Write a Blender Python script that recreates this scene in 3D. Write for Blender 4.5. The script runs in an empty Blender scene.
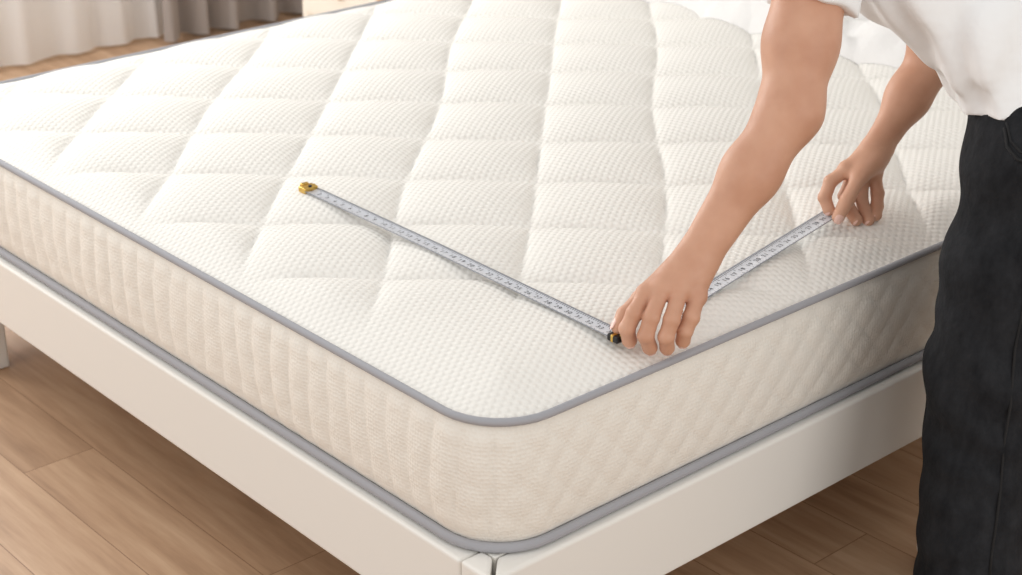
import bpy, math, random
import numpy as np
from mathutils import Vector, Matrix, noise
from mathutils.bvhtree import BVHTree
random.seed(3)
sc = bpy.context.scene
sc.view_settings.view_transform = 'Standard'

# ------------------------------------------------------------------ helpers
def lin(c):
    return tuple(((v/255)/12.92 if v/255 <= .04045 else ((v/255+.055)/1.055)**2.4) for v in c)+(1,)

def new_mat(name, col, rough=.6, metal=0., spec=.5):
    m = bpy.data.materials.new(name); m.use_nodes = True
    b = m.node_tree.nodes['Principled BSDF']
    b.inputs['Base Color'].default_value = lin(col)
    b.inputs['Roughness'].default_value = rough
    b.inputs['Metallic'].default_value = metal
    b.inputs['Specular IOR Level'].default_value = spec
    return m, m.node_tree, b

def N(nt, t, **kw):
    n = nt.nodes.new(t)
    for k, v in kw.items(): setattr(n, k, v)
    return n

def coords(nt, rot=(0,0,0), scale=(1,1,1)):
    tc = N(nt, 'ShaderNodeTexCoord'); mp = N(nt, 'ShaderNodeMapping')
    mp.inputs['Rotation'].default_value = rot; mp.inputs['Scale'].default_value = scale
    nt.links.new(tc.outputs['Object'], mp.inputs['Vector'])
    return mp.outputs['Vector']

def add_bump(nt, b, height, strength, dist, prev=None):
    bp = N(nt, 'ShaderNodeBump'); bp.inputs['Strength'].default_value = strength
    bp.inputs['Distance'].default_value = dist
    nt.links.new(height, bp.inputs['Height'])
    if prev: nt.links.new(prev, bp.inputs['Normal'])
    nt.links.new(bp.outputs['Normal'], b.inputs['Normal'])
    return bp.outputs['Normal']

def noise_tex(nt, vec, scale, detail=3, rough=.5):
    n = N(nt, 'ShaderNodeTexNoise'); n.inputs['Scale'].default_value = scale
    n.inputs['Detail'].default_value = detail; n.inputs['Roughness'].default_value = rough
    nt.links.new(vec, n.inputs['Vector']); return n.outputs['Fac']

def ramp_col(nt, fac, b, stops):
    r = N(nt, 'ShaderNodeValToRGB')
    el = r.color_ramp.elements
    el[0].position, el[0].color = stops[0][0], lin(stops[0][1])
    el[1].position, el[1].color = stops[-1][0], lin(stops[-1][1])
    for p, c in stops[1:-1]:
        e = el.new(p); e.color = lin(c)
    nt.links.new(fac, r.inputs['Fac'])
    if b is not None: nt.links.new(r.outputs['Color'], b.inputs['Base Color'])
    return r.outputs['Color']

def hexdots(nt, vec, pitch, ang=0.):
    """sum of three cosines = hexagonal lattice of soft bumps"""
    tot=None
    for i in range(3):
        a=ang+i*math.pi/3*2
        kk=2*math.pi/(pitch*.866)
        d=N(nt,'ShaderNodeVectorMath',operation='DOT_PRODUCT'); nt.links.new(vec,d.inputs[0]); d.inputs[1].default_value=(kk*math.cos(a),kk*math.sin(a),0)
        c=N(nt,'ShaderNodeMath',operation='COSINE'); nt.links.new(d.outputs['Value'],c.inputs[0])
        if tot is None: tot=c.outputs[0]
        else:
            s=N(nt,'ShaderNodeMath',operation='ADD'); nt.links.new(tot,s.inputs[0]); nt.links.new(c.outputs[0],s.inputs[1]); tot=s.outputs[0]
    mr=N(nt,'ShaderNodeMapRange'); mr.inputs['From Min'].default_value=-1.5; mr.inputs['From Max'].default_value=2.2
    nt.links.new(tot,mr.inputs['Value']); return mr.outputs['Result']

def mesh_obj(name, verts, faces, mat=None, smooth=True, parent=None):
    me = bpy.data.meshes.new(name)
    me.from_pydata([tuple(map(float, v)) for v in verts], [], [tuple(int(i) for i in f) for f in faces])
    me.update()
    if smooth: me.polygons.foreach_set('use_smooth', [True]*len(me.polygons))
    if mat: me.materials.append(mat)
    o = bpy.data.objects.new(name, me); sc.collection.objects.link(o)
    if parent: o.parent = parent
    return o

def empty(name, loc=(0,0,0)):
    e = bpy.data.objects.new(name, None); e.empty_display_size = .1
    sc.collection.objects.link(e); return e

def prism(name, foot, z0, z1, mat, parent=None, bevel=.005, seg=3):
    k=len(foot)
    v=[(x,y,z0) for x,y in foot]+[(x,y,z1) for x,y in foot]
    f=[tuple(range(k))[::-1],tuple(range(k,2*k))]+[(i,(i+1)%k,k+(i+1)%k,k+i) for i in range(k)]
    o=mesh_obj(name,v,f,mat,False,parent)
    if bevel:
        b=o.modifiers.new('bevel','BEVEL'); b.width=bevel; b.segments=seg
    return o

def box(name, lo, hi, mat, parent=None, bevel=.004, seg=3):
    x0,y0,z0 = lo; x1,y1,z1 = hi
    return prism(name,[(x0,y0),(x1,y0),(x1,y1),(x0,y1)],z0,z1,mat,parent,bevel,seg)

def tube(name, pts, r, mat, parent=None, cyc=False, n=8, flat=1.0):
    pts = [Vector(p) for p in pts]; m = len(pts); vs=[]; fs=[]
    up = Vector((0,0,1))
    for i,p in enumerate(pts):
        a = pts[(i-1)%m] if (cyc or i>0) else p
        b = pts[(i+1)%m] if (cyc or i<m-1) else p
        t = (b-a).normalized()
        s = t.cross(up)
        if s.length < 1e-3: s = Vector((1,0,0))
        s.normalize(); u = s.cross(t).normalized()
        for k in range(n):
            an = 2*math.pi*k/n
            vs.append(p + s*math.cos(an)*r*flat + u*math.sin(an)*r)
    mm = m if cyc else m-1
    for i in range(mm):
        j=(i+1)%m
        for k in range(n):
            k2=(k+1)%n
            fs.append((i*n+k, i*n+k2, j*n+k2, j*n+k))
    if not cyc:
        fs.append(tuple(range(n))[::-1]); fs.append(tuple((m-1)*n+k for k in range(n)))
    return mesh_obj(name, vs, fs, mat, True, parent)

# ------------------------------------------------------------------ SDF modelling
class Field:
    def __init__(s, lo, hi, h):
        s.o = np.array(lo, float); s.h = h
        s.n = (np.ceil((np.array(hi)-s.o)/h)).astype(int)+1
        s.V = np.full(tuple(s.n), .5, np.float32)
    def sub(s, pts, marg):
        pts = np.array(pts, float)
        a = np.clip(((pts.min(0)-marg-s.o)/s.h).astype(int), 0, s.n-1)
        b = np.clip(((pts.max(0)+marg-s.o)/s.h).astype(int)+2, 1, s.n)
        b = np.maximum(b, a+1)
        return tuple(slice(a[i], b[i]) for i in range(3))
    def axes(s, sl=None):
        if sl is None: sl=tuple(slice(0,int(q)) for q in s.n)
        ax = [s.o[i]+np.arange(sl[i].start, sl[i].stop)*s.h for i in range(3)]
        return (ax[0][:,None,None].astype(np.float32), ax[1][None,:,None].astype(np.float32), ax[2][None,None,:].astype(np.float32))
    def seg_on(s, sl, a, b, ra, rb, flat=None):
        X,Y,Z = s.axes(sl); a=np.array(a,float); b=np.array(b,float)
        d = b-a; L2 = max((d*d).sum(),1e-9)
        px,py,pz = X-a[0], Y-a[1], Z-a[2]
        t = np.clip((px*d[0]+py*d[1]+pz*d[2])/L2, 0, 1)
        qx,qy,qz = px-t*d[0], py-t*d[1], pz-t*d[2]
        q2 = qx*qx+qy*qy+qz*qz
        if flat is not None:
            nrm, sc_ = flat; nrm = np.array(nrm,float); nrm/=np.linalg.norm(nrm)
            dn = qx*nrm[0]+qy*nrm[1]+qz*nrm[2]
            q2 = q2 + dn*dn*(sc_*sc_-1)
        return (np.sqrt(q2)-(ra+(rb-ra)*t)).astype(np.float32)
    def add(s, a, b, ra, rb, k=.01, flat=None, extra=1.0):
        sl = s.sub([a,b], max(ra,rb)*extra+k+3*s.h)
        s.V[sl] = smin(s.V[sl], s.seg_on(sl,a,b,ra,rb,flat), k)
    def finger(s, base, pts, rs, k=.006, kb=.008):
        sl = s.sub(pts, max(rs)+kb+4*s.h)
        W = np.full(s.V[sl].shape, .5, np.float32)
        for i in range(len(pts)-1):
            W = smin(W, s.seg_on(sl, pts[i],pts[i+1],rs[i],rs[i+1]), k*.4)
        s.V[sl] = smin(s.V[sl], smin(base[sl], W, kb), .0018)
    def mesh(s):
        V=s.V; S=V<0
        c = [(i,j,k) for i in (0,1) for j in (0,1) for k in (0,1)]
        def sh(A,o): return A[o[0]:A.shape[0]-1+o[0], o[1]:A.shape[1]-1+o[1], o[2]:A.shape[2]-1+o[2]]
        cnt = sum(sh(S,o).astype(np.int8) for o in c)
        mixed = (cnt>0)&(cnt<8)
        I,J,K = np.nonzero(mixed)
        idx = -np.ones(mixed.shape, np.int64); idx[mixed]=np.arange(len(I))
        vals = {o: V[I+o[0],J+o[1],K+o[2]] for o in c}
        P = np.zeros((len(I),3)); W = np.zeros(len(I))
        for o in c:
            for ax in range(3):
                if o[ax]==0:
                    o2 = list(o); o2[ax]=1; o2=tuple(o2)
                    v1,v2=vals[o],vals[o2]; cr=(v1<0)!=(v2<0)
                    t=np.where(cr, v1/np.where(cr,v1-v2,1), 0)
                    for q in range(3):
                        P[:,q]+=np.where(cr, o[q]+(t if q==ax else 0), 0)
                    W+=cr
        P = P/W[:,None]+np.stack([I,J,K],1)
        P = s.o + P*s.h
        faces=[]
        for ax in range(3):
            u=(ax+1)%3; w=(ax+2)%3
            A=[slice(None)]*3; B=[slice(None)]*3
            A[ax]=slice(0,-1); B[ax]=slice(1,None)
            s1=S[tuple(A)]; s2=S[tuple(B)]
            cr=np.stack(np.nonzero(s1!=s2),1)
            cr=cr[(cr[:,u]>0)&(cr[:,w]>0)&(cr[:,u]<V.shape[u]-1)&(cr[:,w]<V.shape[w]-1)]
            ins=S[cr[:,0],cr[:,1],cr[:,2]]
            def cell(du,dw):
                q=cr.copy(); q[:,u]+=du; q[:,w]+=dw
                return idx[q[:,0],q[:,1],q[:,2]]
            Q=np.stack([cell(-1,-1),cell(0,-1),cell(0,0),cell(-1,0)],1)
            Q[~ins]=Q[~ins][:,::-1]
            faces.append(Q)
        Fc=np.concatenate(faces); Fc=Fc[(Fc>=0).all(1)]
        return P.tolist(), Fc.tolist()

def smin(a,b,k):
    if k<=0: return np.minimum(a,b)
    h=np.maximum(k-np.abs(a-b),0)/k
    return np.minimum(a,b)-h*h*k*.25

# ------------------------------------------------------------------ camera
CAM = Vector((-1.431,-1.658,1.79))
cd = bpy.data.cameras.new('camera'); cam = bpy.data.objects.new('camera', cd); sc.collection.objects.link(cam)
cam.location = CAM; cam.rotation_euler = (math.radians(90-24.12),0,math.radians(-41.5))
cd.lens = 59.95; cd.sensor_width = 36
cd.dof.use_dof=True; cd.dof.focus_distance=2.85; cd.dof.aperture_fstop=5.0
sc.camera = cam

# ------------------------------------------------------------------ materials
m_top, nt, b = new_mat('mattress_knit_top',(241,238,232),.85,0,.2)
add_bump(nt,b,hexdots(nt,coords(nt),.0145,math.radians(3)),.5,.003)
m_side, nt, b = new_mat('mattress_knit_side',(240,235,226),.85,0,.2)
v = coords(nt)
vo = N(nt,'ShaderNodeTexVoronoi', feature='F1'); vo.inputs['Scale'].default_value=150; vo.inputs['Randomness'].default_value=.4
nt.links.new(v, vo.inputs['Vector'])
add_bump(nt,b,vo.outputs['Distance'],.55,.0025)
m_pipe, nt, b = new_mat('grey_piping',(166,166,171),.75,0,.3)
v = coords(nt); add_bump(nt,b,noise_tex(nt,v,500,2),.4,.001)
m_frame, nt, b = new_mat('white_lacquered_wood',(239,236,230),.4,0,.4)
v = coords(nt); add_bump(nt,b,noise_tex(nt,v,40,3),.03,.002)
m_floor, nt, b = new_mat('oak_floor',(180,138,102),.45,0,.4)
tc = N(nt,'ShaderNodeTexCoord'); mp = N(nt,'ShaderNodeMapping'); mp.inputs['Rotation'].default_value=(0,0,math.radians(90))
nt.links.new(tc.outputs['Object'], mp.inputs['Vector'])
br = N(nt,'ShaderNodeTexBrick'); br.inputs['Scale'].default_value=1; br.inputs['Brick Width'].default_value=1.3; br.inputs['Row Height'].default_value=.16
br.inputs['Mortar Size'].default_value=.0012; br.inputs['Color1'].default_value=(0,0,0,1); br.inputs['Color2'].default_value=(1,1,1,1)
br.inputs['Mortar'].default_value=(.5,.5,.5,1); br.inputs['Mortar Smooth'].default_value=.3
nt.links.new(mp.outputs['Vector'], br.inputs['Vector'])
mp2 = N(nt,'ShaderNodeMapping'); mp2.inputs['Scale'].default_value=(14,1.2,1); nt.links.new(tc.outputs['Object'], mp2.inputs['Vector'])
off = N(nt,'ShaderNodeVectorMath', operation='ADD'); nt.links.new(mp2.outputs['Vector'], off.inputs[0])
mulv = N(nt,'ShaderNodeVectorMath', operation='SCALE'); mulv.inputs['Scale'].default_value=7; nt.links.new(br.outputs['Color'], mulv.inputs[0]); nt.links.new(mulv.outputs[0], off.inputs[1])
g = noise_tex(nt, off.outputs[0], 1.6, 8, .62)
grain = ramp_col(nt, g, None, [(.3,(160,126,98)),(.5,(188,153,122)),(.72,(208,175,144))])
mx = N(nt,'ShaderNodeMix', data_type='RGBA', blend_type='MULTIPLY'); mx.inputs[0].default_value=1
tint = ramp_col(nt, br.outputs['Color'], None, [(0,(234,231,228)),(1,(255,255,255))])
nt.links.new(grain, mx.inputs[6]); nt.links.new(tint, mx.inputs[7])
mx2 = N(nt,'ShaderNodeMix', data_type='RGBA'); nt.links.new(br.outputs['Fac'], mx2.inputs[0]); nt.links.new(mx.outputs[2], mx2.inputs[6]); mx2.inputs[7].default_value = lin((136,102,74))
nt.links.new(mx2.outputs[2], b.inputs['Base Color'])
add_bump(nt,b,g,.12,.003)
m_wall, nt, b = new_mat('wall_paint',(226,222,216),.9)
v = coords(nt); add_bump(nt,b,noise_tex(nt,v,60,3),.05,.002)
def curtain_mat(name,col,trans):
    m,nt,b = new_mat(name,col,.9,0,.1)
    out = nt.nodes['Material Output']
    tr = N(nt,'ShaderNodeBsdfTranslucent'); tr.inputs['Color'].default_value=lin(col)
    ms = N(nt,'ShaderNodeMixShader'); ms.inputs[0].default_value=trans
    nt.links.new(b.outputs[0], ms.inputs[1]); nt.links.new(tr.outputs[0], ms.inputs[2]); nt.links.new(ms.outputs[0], out.inputs['Surface'])
    v = coords(nt); add_bump(nt,b,noise_tex(nt,v,300,2),.2,.001)
    return m
m_sheer = curtain_mat('sheer_curtain_fabric',(252,251,250),.4)
m_taupe = curtain_mat('taupe_curtain_fabric',(176,168,163),.12)
m_skin, nt, b = new_mat('skin',(206,158,130),.48,0,.4)
v = coords(nt); n1 = noise_tex(nt,v,14,3)
ramp_col(nt,n1,b,[(.3,(198,147,120)),(.7,(214,166,139))])
b.inputs['Subsurface Weight'].default_value=.07; b.inputs['Subsurface Radius'].default_value=(.010,.005,.003); b.inputs['Subsurface Scale'].default_value=.5
nb=add_bump(nt,b,noise_tex(nt,v,24,3),.12,.005); add_bump(nt,b,noise_tex(nt,v,420,4,.7),.28,.0012,nb)
m_nail,_,b = new_mat('nail',(236,194,180),.25)
m_shirt, nt, b = new_mat('white_cotton',(242,242,242),.85,0,.2)
v = coords(nt); nb=add_bump(nt,b,noise_tex(nt,v,18,2),.45,.016); add_bump(nt,b,noise_tex(nt,v,600,2),.2,.0008,nb)
m_jean, nt, b = new_mat('black_denim',(40,41,43),.85,0,.15)
v = coords(nt,(0,0,0),(1,1,.5)); ramp_col(nt,noise_tex(nt,v,30,6,.7),b,[(.3,(25,26,29)),(.75,(46,47,50))])
v2 = coords(nt); nb=add_bump(nt,b,noise_tex(nt,v2,26,3),.6,.012); add_bump(nt,b,noise_tex(nt,v2,700,2),.3,.0008,nb)
m_seam,_,_ = new_mat('denim_seam',(18,18,20),.8)
m_hair, nt, b = new_mat('dark_hair',(32,24,20),.45)
v = coords(nt,(0,0,0),(60,60,6)); add_bump(nt,b,noise_tex(nt,v,3,3),.5,.004)
m_shoe,_,_ = new_mat('shoe_leather',(225,222,218),.5)
m_blade,_,_ = new_mat('tape_blade_enamel',(216,219,226),.3,.15,.5)
m_edge,_,_ = new_mat('tape_edge_grey',(150,153,162),.4,.3)
m_ink,_,_ = new_mat('tape_ink',(38,40,50),.6)
m_brass,_,_ = new_mat('brass',(222,184,100),.3,1)
m_black,_,_ = new_mat('black_plastic',(22,22,24),.4)
m_duvet, nt, b = new_mat('white_duvet_cotton',(232,230,228),.9,0,.1)
v = coords(nt); add_bump(nt,b,noise_tex(nt,v,9,4),.5,.03)
m_tan,_,_ = new_mat('light_wood_trim',(196,158,118),.5)
m_cream,_,_ = new_mat('cream_lacquer',(232,226,214),.45)
m_eye,_,_ = new_mat('eye_white',(235,232,228),.2)
m_iris,_,_ = new_mat('iris_dark',(40,26,18),.2)
m_lip,_,_ = new_mat('lips',(186,104,96),.4)

# ------------------------------------------------------------------ room
box('floor',(-4,-3.2,-.05),(2.75,4.1,0),m_floor,None,0)
wb = empty('wall_back')
box('wall_lower',(-4,4.1,0),(2.75,4.2,.35),m_wall,wb,0)
box('wall_upper',(-4,4.1,2.35),(2.75,4.2,2.7),m_wall,wb,0)
box('wall_left_part',(-4,4.1,.35),(-1.2,4.2,2.35),m_wall,wb,0)
box('wall_right_part',(1.9,4.1,.35),(2.75,4.2,2.35),m_wall,wb,0)
box('wall_head',(2.75,-3.2,0),(2.85,4.2,2.7),m_wall,None,0)
box('baseboard_back',(-4,4.08,0),(2.75,4.1,.09),m_cream,None,.003)
box('baseboard_head',(2.73,-3.2,0),(2.75,4.08,.09),m_cream,None,.003)
w = empty('window_1')
for i,(lo,hi) in enumerate([((-1.2,4.1,.35),(1.9,4.18,.41)),((-1.2,4.1,2.29),(1.9,4.18,2.35)),((-1.2,4.1,.41),(-1.14,4.18,2.29)),((1.84,4.1,.41),(1.9,4.18,2.29)),((.32,4.1,.41),(.38,4.18,2.29))]):
    box('frame_%d'%i,lo,hi,m_cream,w,.004)
def curtain(name,x0,x1,y,mat,amp,wl,z1=2.45):
    n=int((x1-x0)/.008); rows=14; vs=[];fs=[]
    for r in range(rows+1):
        z=.012+(z1-.012)*r/rows
        for i in range(n+1):
            x=x0+(x1-x0)*i/n
            ph=x/wl*2*math.pi+1.3*math.sin(x*7+.4*z)
            vs.append((x+.01*math.sin(ph*.5+z),y+amp*math.sin(ph)*(1-.15*z/z1)+.2*amp*math.sin(ph*2.3+z*2),z))
    for r in range(rows):
        for i in range(n):
            a=r*(n+1)+i; fs.append((a,a+1,a+n+2,a+n+1))
    return mesh_obj(name,vs,fs,mat)
c1=empty('sheer_curtain'); o=curtain('sheer_panel',-1.4,1.80,3.97,m_sheer,.018,.16); o.parent=c1
c2=empty('drape_curtain'); o=curtain('drape_panel',1.74,2.68,3.9,m_taupe,.045,.15); o.parent=c2
rod=tube('curtain_rod',[(-1.6,3.94,2.48),(2.7,3.94,2.48)],.014,m_tan)

# ------------------------------------------------------------------ mattress
LX,LY,RC = 2.1,2.08,.11
ZT,ZB = .57,.352
def inside_d(x,y):
    qx=np.abs(x-LX/2)-(LX/2-RC); qy=np.abs(y-LY/2)-(LY/2-RC)
    return -(np.hypot(np.maximum(qx,0),np.maximum(qy,0))+np.minimum(np.maximum(qx,qy),0)-RC)
def sstep(x,a,b):
    t=np.clip((x-a)/(b-a),0,1); return t*t*(3-2*t)
def top_z(x,y):
    x=np.asarray(x,float); y=np.asarray(y,float)
    d=np.maximum(inside_d(x,y),0)
    crown=.014*(1-(1-np.minimum(d/.14,1))**2.4)
    wx=x+.007*np.sin(y*9); wy=y+.007*np.sin(x*8+1)
    p=((wx+wy)/math.sqrt(2)-.016)/.25; q=((wx-wy)/math.sqrt(2)-.013)/.25
    cell=(np.abs(np.sin(math.pi*p))*np.abs(np.sin(math.pi*q)))**.45
    rc=np.hypot(x,y)
    mask=sstep(d,.0,.12)*sstep(rc,.36,.55)
    A=.025
    return ZT+crown+A*(.65*(1-mask)*sstep(d,.0,.18)+mask*cell)
mattress = empty('mattress')
h=.0065; nx=int(LX/h); ny=int(LY/h)
gx,gy=np.meshgrid(np.linspace(0,LX,nx+1),np.linspace(0,LY,ny+1),indexing='ij')
cxx=np.clip(gx,RC,LX-RC); cyy=np.clip(gy,RC,LY-RC)
dx=gx-cxx; dy=gy-cyy; rr=np.hypot(dx,dy); f=np.where(rr>RC,RC/np.maximum(rr,1e-9),1)
gx=cxx+dx*f; gy=cyy+dy*f
gz=top_z(gx,gy)
vs=np.stack([gx.ravel(),gy.ravel(),gz.ravel()],1)
ii=np.arange(nx)[:,None]*(ny+1)+np.arange(ny)[None,:]
fs=np.stack([ii,ii+ny+1,ii+ny+2,ii+1],-1).reshape(-1,4)
mesh_obj('quilted_top',vs.tolist(),fs.tolist(),m_top,True,mattress)
def contour(step,inset=0):
    P=[];Nn=[]
    r=RC-inset
    def line(a,b,n):
        L=math.dist(a,b); k=int(L/step)
        for i in range(k): P.append((a[0]+(b[0]-a[0])*i/k,a[1]+(b[1]-a[1])*i/k)); Nn.append(n)
    def arc(c,a0):
        k=max(6,int(r*math.pi/2/step))
        for i in range(k):
            a=math.radians(a0+90*i/k); P.append((c[0]+r*math.cos(a),c[1]+r*math.sin(a))); Nn.append((math.cos(a),math.sin(a)))
    i=inset
    line((RC,i),(LX-RC,i),(0,-1)); arc((LX-RC,RC),-90)
    line((LX-i,RC),(LX-i,LY-RC),(1,0)); arc((LX-RC,LY-RC),0)
    line((LX-RC,LY-i),(RC,LY-i),(0,1)); arc((RC,LY-RC),90)
    line((i,LY-RC),(i,RC),(-1,0)); arc((RC,RC),180)
    return np.array(P),np.array(Nn)
P,Nn=contour(.006)
seg=np.hypot(*(np.roll(P,-1,0)-P).T); S=np.concatenate([[0],np.cumsum(seg)[:-1]])
rows=34; vs=[]; m=len(P)
chan_w=sstep(-Nn[:,0],.0,.9)
for r in range(rows+1):
    v_=r/rows; z=ZT+(ZB-ZT)*v_
    bulge=.013*math.sin(math.pi*v_)**.55-.003
    env=min(1,math.sin(math.pi*v_)*2.2)
    wob=.005*np.sin(S*6+z*9)+.004*np.sin(S*17+z*25)
    ch=np.abs(np.sin(math.pi*(S+wob)/.055))**.5*.009*(.8+.2*np.sin(S*11))
    dm=(np.abs(np.sin(math.pi*(S+z*.9)/.07))*np.abs(np.sin(math.pi*(S-z*.9)/.07)))**.45*.004
    lowband=.8+.2*np.abs(np.sin(math.pi*(z-ZB)/.055))**.5
    rel=(ch*chan_w*lowband+dm*(.35*chan_w+(1-chan_w)))*env
    O=P+Nn*(bulge+rel-.003)[:,None]
    vs.append(np.column_stack([O,np.full(m,z)]))
vs=np.concatenate(vs); a=np.arange(m); b_=(a+1)%m; fs=[]
for r in range(rows):
    fs.append(np.stack([r*m+a,(r+1)*m+a,(r+1)*m+b_,r*m+b_],1))
mesh_obj('quilted_border',vs.tolist(),np.concatenate(fs).tolist(),m_side,True,mattress)
Pc,Nc=contour(.02)
tube('piping_top',[(p[0]+n[0]*.003,p[1]+n[1]*.003,ZT) for p,n in zip(Pc,Nc)],.0068,m_pipe,mattress,True,10)
tube('piping_bottom',[(p[0]+n[0]*.004,p[1]+n[1]*.004,ZB-.001) for p,n in zip(Pc,Nc)],.0085,m_pipe,mattress,True,10)
mesh_obj('underside',[(p[0],p[1],ZB-.006) for p in Pc],[tuple(range(len(Pc)))[::-1]],m_side,False,mattress)

# ------------------------------------------------------------------ bed frame
bed = empty('bed_frame')
FT=.341; FB=.180
box('rail_foot',(-.024,.052,FB),(.02,LY-.03,FT-.001),m_frame,bed,.006)
prism('rail_side_1',[(-.0195,-.025),(LX+.028,-.025),(LX+.028,.02),(.0255,.02)],FB,FT,m_frame,bed,.006)
prism('corner_cap',[(-.025,-.0195),(.02,.0255),(.02,.049),(-.025,.049)],FB-.002,FT+.001,m_frame,bed,.006)
box('rail_side_2',(-.024,LY-.02,FB),(LX+.028,LY+.024,FT),m_frame,bed,.006)
box('slat_deck',(.021,.021,.30),(LX,LY-.021,.341),m_frame,bed,.002)
for nm,(x,y) in {'leg_1':(.0,.0),'leg_2':(.0,LY-.05),'leg_3':(.0,1.78),'leg_4':(1.40,.0),'leg_5':(2.04,.0),'leg_6':(2.04,LY-.05)}.items():
    box(nm,(x-.008,y-.008,0),(x+.045,y+.045,.29),m_frame,bed,.005)
box('headboard',(LX+.03,-.05,0),(LX+.11,LY+.05,1.05),m_frame,bed,.015)

# duvet at the head end
n=200; prof_n=22; vs=[];fs=[]
for i in range(n+1):
    y=.02+(LY-.04)*i/n
    x0=1.88+.035*noise.noise(Vector((y*3,0,1)))+.02*math.sin(y*5)
    hh=.055+.03*noise.noise(Vector((y*4,2,0)))+.012*noise.noise(Vector((y*14,5,0)))
    for k in range(prof_n+1):
        t=k/prof_n; x=x0+(LX-.01-x0)*t
        z=float(top_z(min(x,LX-.02),y))+.004+hh*(1-(1-min(1,t*3.2))**2.4)+.018*noise.noise(Vector((x*12,y*7,3)))*min(1,t*5)+.014*math.sin(x*40+y*6+3*noise.noise(Vector((y*5,x*3,0))))*min(1,t*4)
        if k==0: z=float(top_z(x,y))+.001
        vs.append((x,y,z))
for i in range(n):
    for k in range(prof_n):
        a=i*(prof_n+1)+k; fs.append((a,a+prof_n+1,a+prof_n+2,a+1))
dv=mesh_obj('folded_duvet',vs,fs,m_duvet)

ns=empty('nightstand')
box('carcass',(1.72,2.5,.08),(2.2,2.95,.52),m_cream,ns,.004)
box('top_board',(1.70,2.48,.52),(2.22,2.97,.545),m_cream,ns,.004)
box('side_trim',(1.70,2.485,.08),(1.73,2.51,.52),m_tan,ns,.003)
for i,z in enumerate((.11,.32)):
    box('drawer_%d'%i,(1.712,2.53,z),(1.722,2.92,z+.18),m_cream,ns,.003)
    box('knob_%d'%i,(1.70,2.71,z+.085),(1.714,2.74,z+.1),m_brass,ns,.002)
for i,(x,y) in enumerate([(1.74,2.52),(2.16,2.52),(1.74,2.91),(2.16,2.91)]):
    box('leg_%d'%i,(x-.015,y-.015,0),(x+.015,y+.015,.085),m_tan,ns,.003)

# ------------------------------------------------------------------ tape measure
digits={}
def digit(ch):
    if ch not in digits:
        cu=bpy.data.curves.new('d','FONT'); cu.body=ch; cu.size=1; cu.align_x='CENTER'; cu.align_y='CENTER'
        ob=bpy.data.objects.new('d',cu); sc.collection.objects.link(ob)
        bpy.context.view_layer.update()
        me=bpy.data.meshes.new_from_object(ob.evaluated_get(bpy.context.evaluated_depsgraph_get()))
        digits[ch]=([tuple(v.co) for v in me.vertices],[tuple(p.vertices) for p in me.polygons])
        bpy.data.objects.remove(ob); bpy.data.curves.remove(cu)
    return digits[ch]
tm = empty('tape_measure')
def blade(tag,p0,p1,wid,start=1,end_z=None):
    p0=np.array(p0,float); p1=np.array(p1,float); L=np.linalg.norm(p1-p0); t=(p1-p0)/L; s=np.array([-t[1],t[0]])
    M=int(L/.01)
    q=np.linspace(0,L,M+1)
    zr=[]
    for v in q:
        c=p0+t*v
        zr.append(max(float(top_z(*(c+s*w))) for w in (-wid/2,0,wid/2)))
    zr=np.array(zr)
    if end_z: zr[-1]=end_z
    zs=zr.copy()
    for i in range(len(q)):
        for j in range(i+2,len(q)):
            tt=(q[i+1:j]-q[i])/(q[j]-q[i]); ln_=zr[i]+(zr[j]-zr[i])*tt
            zs[i+1:j]=np.maximum(zs[i+1:j],ln_)
    zs=zs+.0012
    def zat(v): return float(np.interp(v,q,zs))
    def pt(v,w,dz=0):
        c=p0+t*v+s*w; return (c[0],c[1],zat(v)+.0022*(2*w/wid)**2+dz)
    ws=[-wid/2,-wid/2+.003,-wid/4,0,wid/4,wid/2-.003,wid/2]
    vs=[];fs=[]
    for v in q:
        for w in ws: vs.append(pt(v,w))
    k=len(ws)
    for i in range(M):
        for j in range(k-1): fs.append((i*k+j,(i+1)*k+j,(i+1)*k+j+1,i*k+j+1))
    o=mesh_obj('blade_'+tag,vs,fs,m_blade,True,tm); o.data.materials.append(m_edge)
    for i,pg in enumerate(o.data.polygons):
        if i%(k-1) in (0,k-2): pg.material_index=1
    sd=o.modifiers.new('thick','SOLIDIFY'); sd.thickness=.0006; sd.offset=-1
    vs=[];fs=[]
    def quad(v0,v1,w0,w1):
        n0=len(vs); vs.extend([pt(v0,w0,.0006),pt(v1,w0,.0006),pt(v1,w1,.0006),pt(v0,w1,.0006)]); fs.append((n0,n0+1,n0+2,n0+3))
    i=0; v=.012
    while v<L-.01:
        ln=.009 if i%10==0 else (.0065 if i%5==0 else .0042)
        e=wid/2-.003
        quad(v-.0005,v+.0005,e-ln,e)
        if i%2==0: quad(v-.0005,v+.0005,-e,-e+ln*.55)
        if i%5==0:
            txt=str(start+i//5)
            for ci,chh in enumerate(txt):
                dv_,df=digit(chh); n0=len(vs); sz=.0125
                for (x,y,_) in dv_:
                    vs.append(pt(v+.007+(x*sz+(ci)*.008), y*sz-.001,.0007))
                fs.extend([tuple(n0+a for a in f_) for f_ in df])
        i+=1; v+=.005
    mesh_obj('scale_'+tag,vs,fs,m_ink,False,tm)
    return t,s,zat,L
A0,A1=(.331,.935),(.328,.075)
t,s_,zat,L=blade('long',A0,A1,.032,1,.602)
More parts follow.
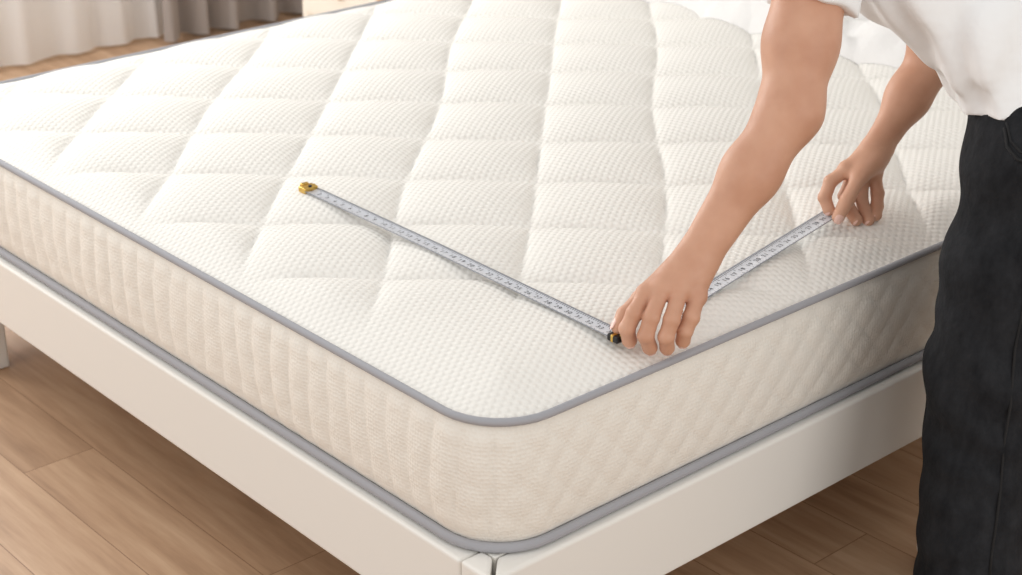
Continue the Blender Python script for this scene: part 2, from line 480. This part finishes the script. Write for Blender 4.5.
def clip(tag,c,t,z,mats,hs=1.):
    ang=math.atan2(t[1],t[0])
    g=[('body',(-.012,-.017,-.004),(.012,.017,.008),mats[0]),('tab',(.008,-.009,.002),(.018,.009,.011),mats[1]),('band',(-.004,-.0175,-.0045),(.003,.0175,.0092),mats[1])]
    for nme,lo,hi,mt in g:
        o=box(tag+'_'+nme,lo,hi,mt,tm,.0025); o.location=(c[0],c[1],z); o.rotation_euler=(0,0,ang); o.scale=(hs,hs,hs)
    vs=[];fs=[]
    for k in range(12):
        a=2*math.pi*k/12; vs+= [(.0035*math.cos(a),.0035*math.sin(a),.007),(.0035*math.cos(a),.0035*math.sin(a),.0105)]
    for k in range(12): j=(k+1)%12; fs.append((2*k,2*j,2*j+1,2*k+1))
    fs.append(tuple(2*k+1 for k in range(12)))
    o=mesh_obj(tag+'_rivet',[(x-.007,y,z_) for x,y,z_ in vs],fs,m_brass if mats[0] is m_black else m_black,False,tm); o.location=(c[0],c[1],z); o.rotation_euler=(0,0,ang)
clip('end_hook',(.331,.930),(-t[0],-t[1]),zat(0)+.001,(m_brass,m_brass),.95)
clip('tip_clip',(.328,.068),t,zat(L)-.001,(m_black,m_brass))
B0,B1=(.50,.086),(.984,.160)
tb,sb,zatb,Lb=blade('short',B0,B1,.034,12,.617)

# ------------------------------------------------------------------ person
person = empty('person')
Rv=np.array([.749,-.6626,0]); Uv=np.array([.2707,.306,.9127]); Tv=np.array([-.6048,-.6836,.4086]); Fv=np.array([.6626,.749,0])
def FL(F,L,z):
    return np.array([CAM.x,CAM.y,0])+Fv*F+Rv*L+np.array([0,0,z])
def frame(o,px,sc_):
    return lambda x,y,c=0: o+(Rv*(x-px[0])+Uv*(px[1]-y)+Tv*c)/sc_

HL=frame(FL(2.468,.2462,.647),(665,310),626)
def build_arm(name,field_lo,field_hi,k,wrist,elbow,shoulder,up_mid,fore_mid,mcps,fingers,thumb,thenar,flatn,h,armr,back):
    F=Field(field_lo,field_hi,h)
    wr,el,sh=wrist,elbow,shoulder
    rw,rf,re,ru,rs=armr
    F.add(wr,fore_mid,rw,rf,.02,(flatn,1.22),1.3)
    F.add(fore_mid,el,rf,re,.03)
    F.add(el,up_mid,re,ru,.03)
    F.add(up_mid,sh,ru,rs,.03)
    for i,mp_ in enumerate(mcps):
        st=wr+(mp_-wr)*.04+(mcps[i]-np.mean(mcps,0))*.28
        F.add(st,mp_,rw*.56,k*1.10,.016,None)
        F.add(mp_+back*k*.25,mp_+back*k*.26,k*1.05,k*1.05,.008)
        F.add(st+(mp_-st)*.3+back*rw*.42,mp_+back*k*.75,k*.28,k*.30,.006)   # tendon
    mid=np.mean(mcps,0)
    F.add(wr+(mid-wr)*-.15,wr+(mid-wr)*.45,rw*.86,rw*.9,.02,(flatn,1.35))
    for i in range(3): F.add(mcps[i],mcps[i+1],k*.90,k*.90,.008)
    F.add(thenar[0],thenar[1],k*1.5,k*1.3,.018)
    base=F.V.copy()
    for pts in fingers:
        L_=len(pts); rr=[k*1.10,k*1.06,k*1.04,k*.95,k*.84][:L_]
        q=[];r=[]
        for i in range(L_-1):
            q.append(pts[i]); r.append(rr[i]); q.append((pts[i]+pts[i+1])/2); r.append((rr[i]+rr[i+1])/2*.90)
        q.append(pts[-1]); r.append(rr[-1])
        F.finger(base,q,r,.006,.007)
    q=[thumb[0],thumb[1],(thumb[1]+thumb[2])/2,thumb[2],thumb[3]]
    F.finger(base,q,[k*1.3,k*1.15,k*1.02,k*1.15,k*.95],.006,.010)
    v,f=F.mesh()
    return mesh_obj(name,v,f,m_skin,True,person)

def nail(name,a,b,r,face):
    a=Vector(a);b=Vector(b);t=(b-a).normalized(); n=Vector(face); n=(n-t*n.dot(t)).normalized(); s=t.cross(n)
    vs=[];fs=[]
    nu,nv=6,6
    for i in range(nu+1):
        for j in range(nv+1):
            u=-1+2*i/nu; w=-1+2*j/nv
            uu=u*math.sqrt(1-.35*w*w); ww=w*math.sqrt(1-.25*u*u)
            an=ww*.8
            p=b+t*(uu*r*.8+r*.1)+s*math.sin(an)*r*.95+n*math.cos(an)*(r*1.08-(max(0,uu)**2)*r*.25)
            vs.append(p)
    for i in range(nu):
        for j in range(nv):
            q=i*(nv+1)+j; fs.append((q,q+1,q+nv+2,q+nv+1))
    mesh_obj(name,vs,fs,m_nail,True,person)

w_=HL(695,262,0); e_=HL(789,112,8); s_L=HL(822,-65,-5)
mc=[HL(645,295,8),HL(661,290,13),HL(679,290,13),HL(696,297,7)]
fing=[[mc[0],HL(633,314,20),HL(626,329,16),HL(629,341,6)],
      [mc[1],HL(649,318,27),HL(644,336,23),HL(649,348,11)],
      [mc[2],HL(669,320,28),HL(664,337,24),HL(666,348,12)],
      [mc[3],HL(689,318,21),HL(683,331,18),HL(682,341,9)]]
th=[HL(666,280,-6),HL(641,300,-12),HL(626,316,-10),HL(619,328,-4)]
pts=np.array([w_,e_,s_L]+mc+[p for f_ in fing for p in f_]+th)
lo=pts.min(0)-.08; hi=pts.max(0)+.08
k=8.2/626
build_arm('left_arm',lo,hi,k,w_,e_,s_L,HL(800,45,4),HL(750,174,6),mc,fing,th,(HL(676,275,-4),HL(652,292,-6)),Tv,.0019,
          (21/626,27.5/626,30/626,35/626,40/626),Tv)
for i,f_ in enumerate(fing): nail('left_nail_%d'%i,f_[2],f_[3],k*.84,Tv*1+Uv*-.3)
nail('left_nail_thumb',th[2],th[3],k*.95,-Rv+Tv*.3)

HR=frame(FL(2.968,.6315,.6605),(850,190),537)
w2=HR(877,149,0); e2=HR(938,50,2)
s_R=FL(3.0,.66,1.18)
mc2=[HR(846,170,4),HR(855,172,-4),HR(866,174,-9),HR(877,173,-12)]
fing2=[[mc2[0],HR(830,182,3),HR(824,198,4),HR(828,210,5)],
       [mc2[1],HR(846,196,-6),HR(851,211,-3),HR(856,220,2)],
       [mc2[2],HR(863,197,-9),HR(866,211,-6),HR(869,220,-2)],
       [mc2[3],HR(880,193,-11),HR(879,206,-9),HR(877,215,-5)]]
th2=[HR(868,164,8),HR(854,182,16),HR(844,201,17),HR(836,218,11)]
pts=np.array([w2,e2,s_R]+mc2+[p for f_ in fing2 for p in f_]+th2)
lo=pts.min(0)-.07; hi=pts.max(0)+.07
k2=6.6/537
build_arm('right_arm',lo,hi,k2,w2,e2,s_R,(e2+s_R)/2,HR(908,97,2),mc2,fing2,th2,(HR(872,162,6),HR(858,176,12)),Tv*.6+Rv*.8,.0019,
          (15.5/524,21/524,24/524,.053,.06),(Uv*.5-Rv*.5))
for i,f_ in enumerate(fing2): nail('right_nail_%d'%i,f_[2],f_[3],k2*.84,-Rv*.7+Tv*.5)
nail('right_nail_thumb',th2[2],th2[3],k2*.95,Tv+Rv*.2)

Sx=FL(.87,.48,0)-FL(0,0,0); Sx/=np.linalg.norm(Sx)
face_h=FL(.48,-.87,0)-FL(0,0,0); face_h/=np.linalg.norm(face_h)
hipL=FL(2.65,.862,.84); hipR=hipL+Sx*.19
pel=(hipL+hipR)/2+np.array([0,0,.03])
chest=(s_L+s_R)/2
spine=(chest-pel)/np.linalg.norm(chest-pel)
headc=chest+spine*.16+face_h*.04+np.array([0,0,.06])
fdir=face_h*.75+np.array([0,0,-.66]); fdir/=np.linalg.norm(fdir)
hup=np.cross(np.cross(fdir,spine),fdir); hup/=np.linalg.norm(hup); hright=np.cross(fdir,hup)
F=Field(headc-.24,headc+.24,.004)
F.add(chest,headc-fdir*.02-hup*.03,.058,.052,.02)
F.add(headc-fdir*.015+hup*.02,headc+fdir*.012+hup*.03,.083,.078,.03)
F.add(headc+fdir*.03-hup*.02,headc+fdir*.05-hup*.085,.058,.034,.04)
F.add(headc+fdir*.086+hup*.005,headc+fdir*.106-hup*.028,.009,.013,.012)
F.add(headc+fdir*.088-hup*.055-hright*.014,headc+fdir*.088-hup*.055+hright*.014,.008,.008,.008)
for sg in (-1,1):
    F.add(headc+hright*sg*.076-hup*.015-fdir*.01,headc+hright*sg*.082+hup*.02-fdir*.018,.01,.014,.006)
v,f=F.mesh(); mesh_obj('head',v,f,m_skin,True,person)
F=Field(headc-.2,headc+.2,.004)
F.add(headc-fdir*.03+hup*.03,headc+fdir*.005+hup*.042,.094,.086,.03)
F.add(headc-fdir*.06-hup*.0,headc-fdir*.06-hup*.07,.07,.045,.03)
F.add(headc-fdir*.11+hup*.02,headc-fdir*.13+hup*.01,.04,.035,.01)
X,Y,Z=F.axes()
cut=(X-headc[0])*(fdir[0]*.8-hup[0]*.6)+(Y-headc[1])*(fdir[1]*.8-hup[1]*.6)+(Z-headc[2])*(fdir[2]*.8-hup[2]*.6)-.03
F.V=np.maximum(F.V,cut.astype(np.float32))
v,f=F.mesh(); mesh_obj('hair',v,f,m_hair,True,person)
def ball(name,c,r,mat,sq=(1,1,1)):
    vs=[];fs=[];n=12
    for i in range(n+1):
        for j in range(n*2):
            a=math.pi*i/n;b=math.pi*j/n
            vs.append((c[0]+r*sq[0]*math.sin(a)*math.cos(b),c[1]+r*sq[1]*math.sin(a)*math.sin(b),c[2]+r*sq[2]*math.cos(a)))
    for i in range(n):
        for j in range(2*n):
            k_=(j+1)%(2*n); fs.append((i*2*n+j,(i+1)*2*n+j,(i+1)*2*n+k_,i*2*n+k_))
    return mesh_obj(name,vs,fs,mat,True,person)
for sg,nm in ((-1,'left'),(1,'right')):
    c=headc+fdir*.078+hup*.012+hright*sg*.031
    ball(nm+'_eye',c,.0125,m_eye); ball(nm+'_iris',c+fdir*.0075,.0062,m_iris)
    tube(nm+'_brow',[c+fdir*.012+hup*.02-hright*sg*.014,c+fdir*.016+hup*.024,c+fdir*.01+hup*.02+hright*sg*.016],.003,m_hair,person)
tube('lips',[headc+fdir*.094-hup*.055-hright*.02,headc+fdir*.101-hup*.055,headc+fdir*.094-hup*.055+hright*.02],.005,m_lip,person)

# ---- t-shirt
fp=np.array([s_L,s_R,pel,hipL,hipR,chest])
F=Field(fp.min(0)-.2,fp.max(0)+.2,.005)
flat=(Sx,.66)
depthv=np.cross(Sx,spine)
if np.dot(depthv,face_h)<0: depthv=-depthv
w1=pel+spine*.17-depthv*.045
c1_=pel+spine*.34-depthv*.035
F.add(pel-spine*.06,pel+spine*.04-depthv*.004,.112,.104,.04,flat,1.6)
F.add(pel+spine*.04-depthv*.004,w1,.104,.094,.04,flat,1.6)
F.add(w1,c1_,.094,.100,.05,flat,1.6)
F.add(c1_,chest-spine*.03,.100,.085,.05,flat,1.6)
F.add(s_L+spine*.0,s_R,.068,.068,.05)
F.add(chest,chest+spine*.05,.07,.062,.03)
def sleeve(sh,el,t1,r0,r1):
    end=sh+(el-sh)*t1
    sl=F.sub([sh,end],max(r0,r1)+.06)
    q=F.seg_on(sl,sh,end+(el-sh)*.15,r0,r1)
    X,Y,Z=F.axes(sl); d=(el-sh)/np.linalg.norm(el-sh)
    pl=((X-end[0])*d[0]+(Y-end[1])*d[1]+(Z-end[2])*d[2])
    q=np.maximum(q,pl.astype(np.float32))
    F.V[sl]=smin(F.V[sl],q,.02)
sleeve(s_L,e_,.41,.074,.073)
sleeve(s_R,e2,.45,.070,.068)
X,Y,Z=F.axes()
al=((X-pel[0])*spine[0]+(Y-pel[1])*spine[1]+(Z-pel[2])*spine[2])
sxv=((X-pel[0])*Sx[0]+(Y-pel[1])*Sx[1]+(Z-pel[2])*Sx[2])
dv_=((X-pel[0])*depthv[0]+(Y-pel[1])*depthv[1]+(Z-pel[2])*depthv[2])
wr_=.005*np.sin(al*42+sxv*26+dv_*40+3*np.sin(dv_*16))+.003*np.sin(sxv*60-al*22+2*np.sin(al*20))
F.V=(F.V+wr_).astype(np.float32)
hn=spine*.12+np.array([0,0,.95]); hn/=np.linalg.norm(hn); hp=pel+np.array([0,0,.052])
hem=-((X-hp[0])*hn[0]+(Y-hp[1])*hn[1]+(Z-hp[2])*hn[2])+.004*np.sin(sxv*22+dv_*12)
F.V=np.maximum(F.V,hem.astype(np.float32))
v,f=F.mesh(); mesh_obj('t_shirt',v,f,m_shirt,True,person)

# ---- trousers
kneeL=FL(2.585,.806,.47); ankL=FL(2.49,.796,.06)
kneeR=kneeL+Sx*.2; ankR=ankL+Sx*.21-face_h*.03
fp=np.array([pel,hipL,hipR,kneeL,kneeR,ankL,ankR])
F=Field(fp.min(0)-np.array([.18,.18,.08]),fp.max(0)+.2,.005)
F.add(hipL,hipR,.106,.106,.04)
F.add(pel-spine*.02,pel+spine*.07-depthv*.008,.098,.090,.04,flat,1.6)
F.add(hipL-face_h*.045,hipR-face_h*.045,.098,.098,.05)
for hp_,kn,an in ((hipL,kneeL,ankL),(hipR,kneeR,ankR)):
    G=Field.__new__(Field); G.o=F.o; G.h=F.h; G.n=F.n; G.V=np.full(F.V.shape,.5,np.float32)
    G.add(hp_,(hp_+kn)/2,.108,.104,.03); G.add((hp_+kn)/2,kn,.104,.096,.03); G.add(kn,an,.096,.088,.03); G.add(an,an-np.array([0,0,.08]),.088,.09,.02)
    if hp_ is hipL: GL=G.V
    else: GR=G.V
F.V=smin(F.V,np.minimum(GL,GR),.03)
X,Y,Z=F.axes()
u1=(X*Rv[0]+Y*Rv[1]); u2=(X*Fv[0]+Y*Fv[1])
wr_=.004*np.sin(Z*70+u1*30+2.2*np.sin(u2*14+Z*9))*np.exp(-((Z-.45)/.16)**2)+.004*np.sin(Z*46-u1*36+2*np.sin(u1*17))*np.exp(-((Z-.78)/.12)**2)+.004*np.sin(Z*80+2.5*np.sin(u1*20))*np.exp(-((Z-.09)/.1)**2)+.0015*np.sin(u1*40+Z*11+u2*13)
F.V=(F.V+wr_).astype(np.float32)
F.V=np.maximum(F.V,(.018-Z+0*F.V).astype(np.float32))
F.V=np.maximum(F.V,(Z-(pel[2]+.078)+0*F.V).astype(np.float32))
v,f=F.mesh(); mesh_obj('jeans',v,f,m_jean,True,person)
bvh=BVHTree.FromPolygons([Vector(p) for p in v],f)
def seam(name,pts,r=.0022):
    out=[]
    for i in range(len(pts)-1):
        a=Vector(pts[i]);b=Vector(pts[i+1])
        for j in range(8):
            p=a.lerp(b,j/8); loc,nrm,_,_=bvh.find_nearest(p); out.append(loc+nrm*.0008)
    tube(name,out,r,m_seam,person,False,6)
HP=frame(hipL+Tv*.13,(1030,150),590)
seam('pocket_seam',[HP(962,118),HP(968,142),HP(985,158),HP(1012,165)],.003)
seam('pocket_edge',[HP(966,112),HP(974,136),HP(990,150),HP(1014,156)])
kk=kneeL+Tv*.12; aa=ankL+Tv*.12
seam('side_seam',[HP(1018,160),kk+Rv*.02,aa+Rv*.015])

for nm,an in (('left',ankL),('right',ankR)):
    F=Field(an-np.array([.25,.25,.08]),an+np.array([.25,.25,.12]),.005)
    g0=np.array([an[0],an[1],0])
    up=np.array([0,0,1.])
    F.add(g0-face_h*.05+up*.045,g0+face_h*.03+up*.05,.04,.042,.02)
    F.add(g0+face_h*.03+up*.045,g0+face_h*.14+up*.032,.044,.036,.03,((0,0,1),1.15))
    F.add(g0+up*.06,an+up*.03,.042,.04,.02)
    X,Y,Z=F.axes()
    F.V=np.maximum(F.V,(.004-Z+0*F.V).astype(np.float32))
    v,f=F.mesh(); mesh_obj(nm+'_shoe',v,f,m_shoe,True,person)

# ------------------------------------------------------------------ light
wd=bpy.data.worlds.new('world'); sc.world=wd; wd.use_nodes=True
bg=wd.node_tree.nodes['Background']; bg.inputs[0].default_value=(1,.99,.972,1); bg.inputs[1].default_value=.76
def area(name,loc,target,size,power,col):
    l=bpy.data.lights.new(name,'AREA'); l.shape='RECTANGLE'; l.size=size[0]; l.size_y=size[1]; l.energy=power; l.color=col
    o=bpy.data.objects.new(name,l); sc.collection.objects.link(o); o.location=loc
    d=Vector(target)-Vector(loc); o.rotation_euler=d.to_track_quat('-Z','Y').to_euler(); return o
area('window_light',(.3,3.75,1.7),(.9,.6,.5),(2.6,1.2),72,(1,.99,.975))
area('left_key_light',(-3.2,1.6,2.0),(.8,.7,.5),(2.0,1.6),32,(1,.985,.97))  # added key lamp to help the left side; no window stands here
area('front_fill_light',(.6,-3.4,1.6),(.8,0,.4),(2.4,1.6),28,(1,.975,.94))  # added fill from camera right, brightens the near mattress side; no real fixture
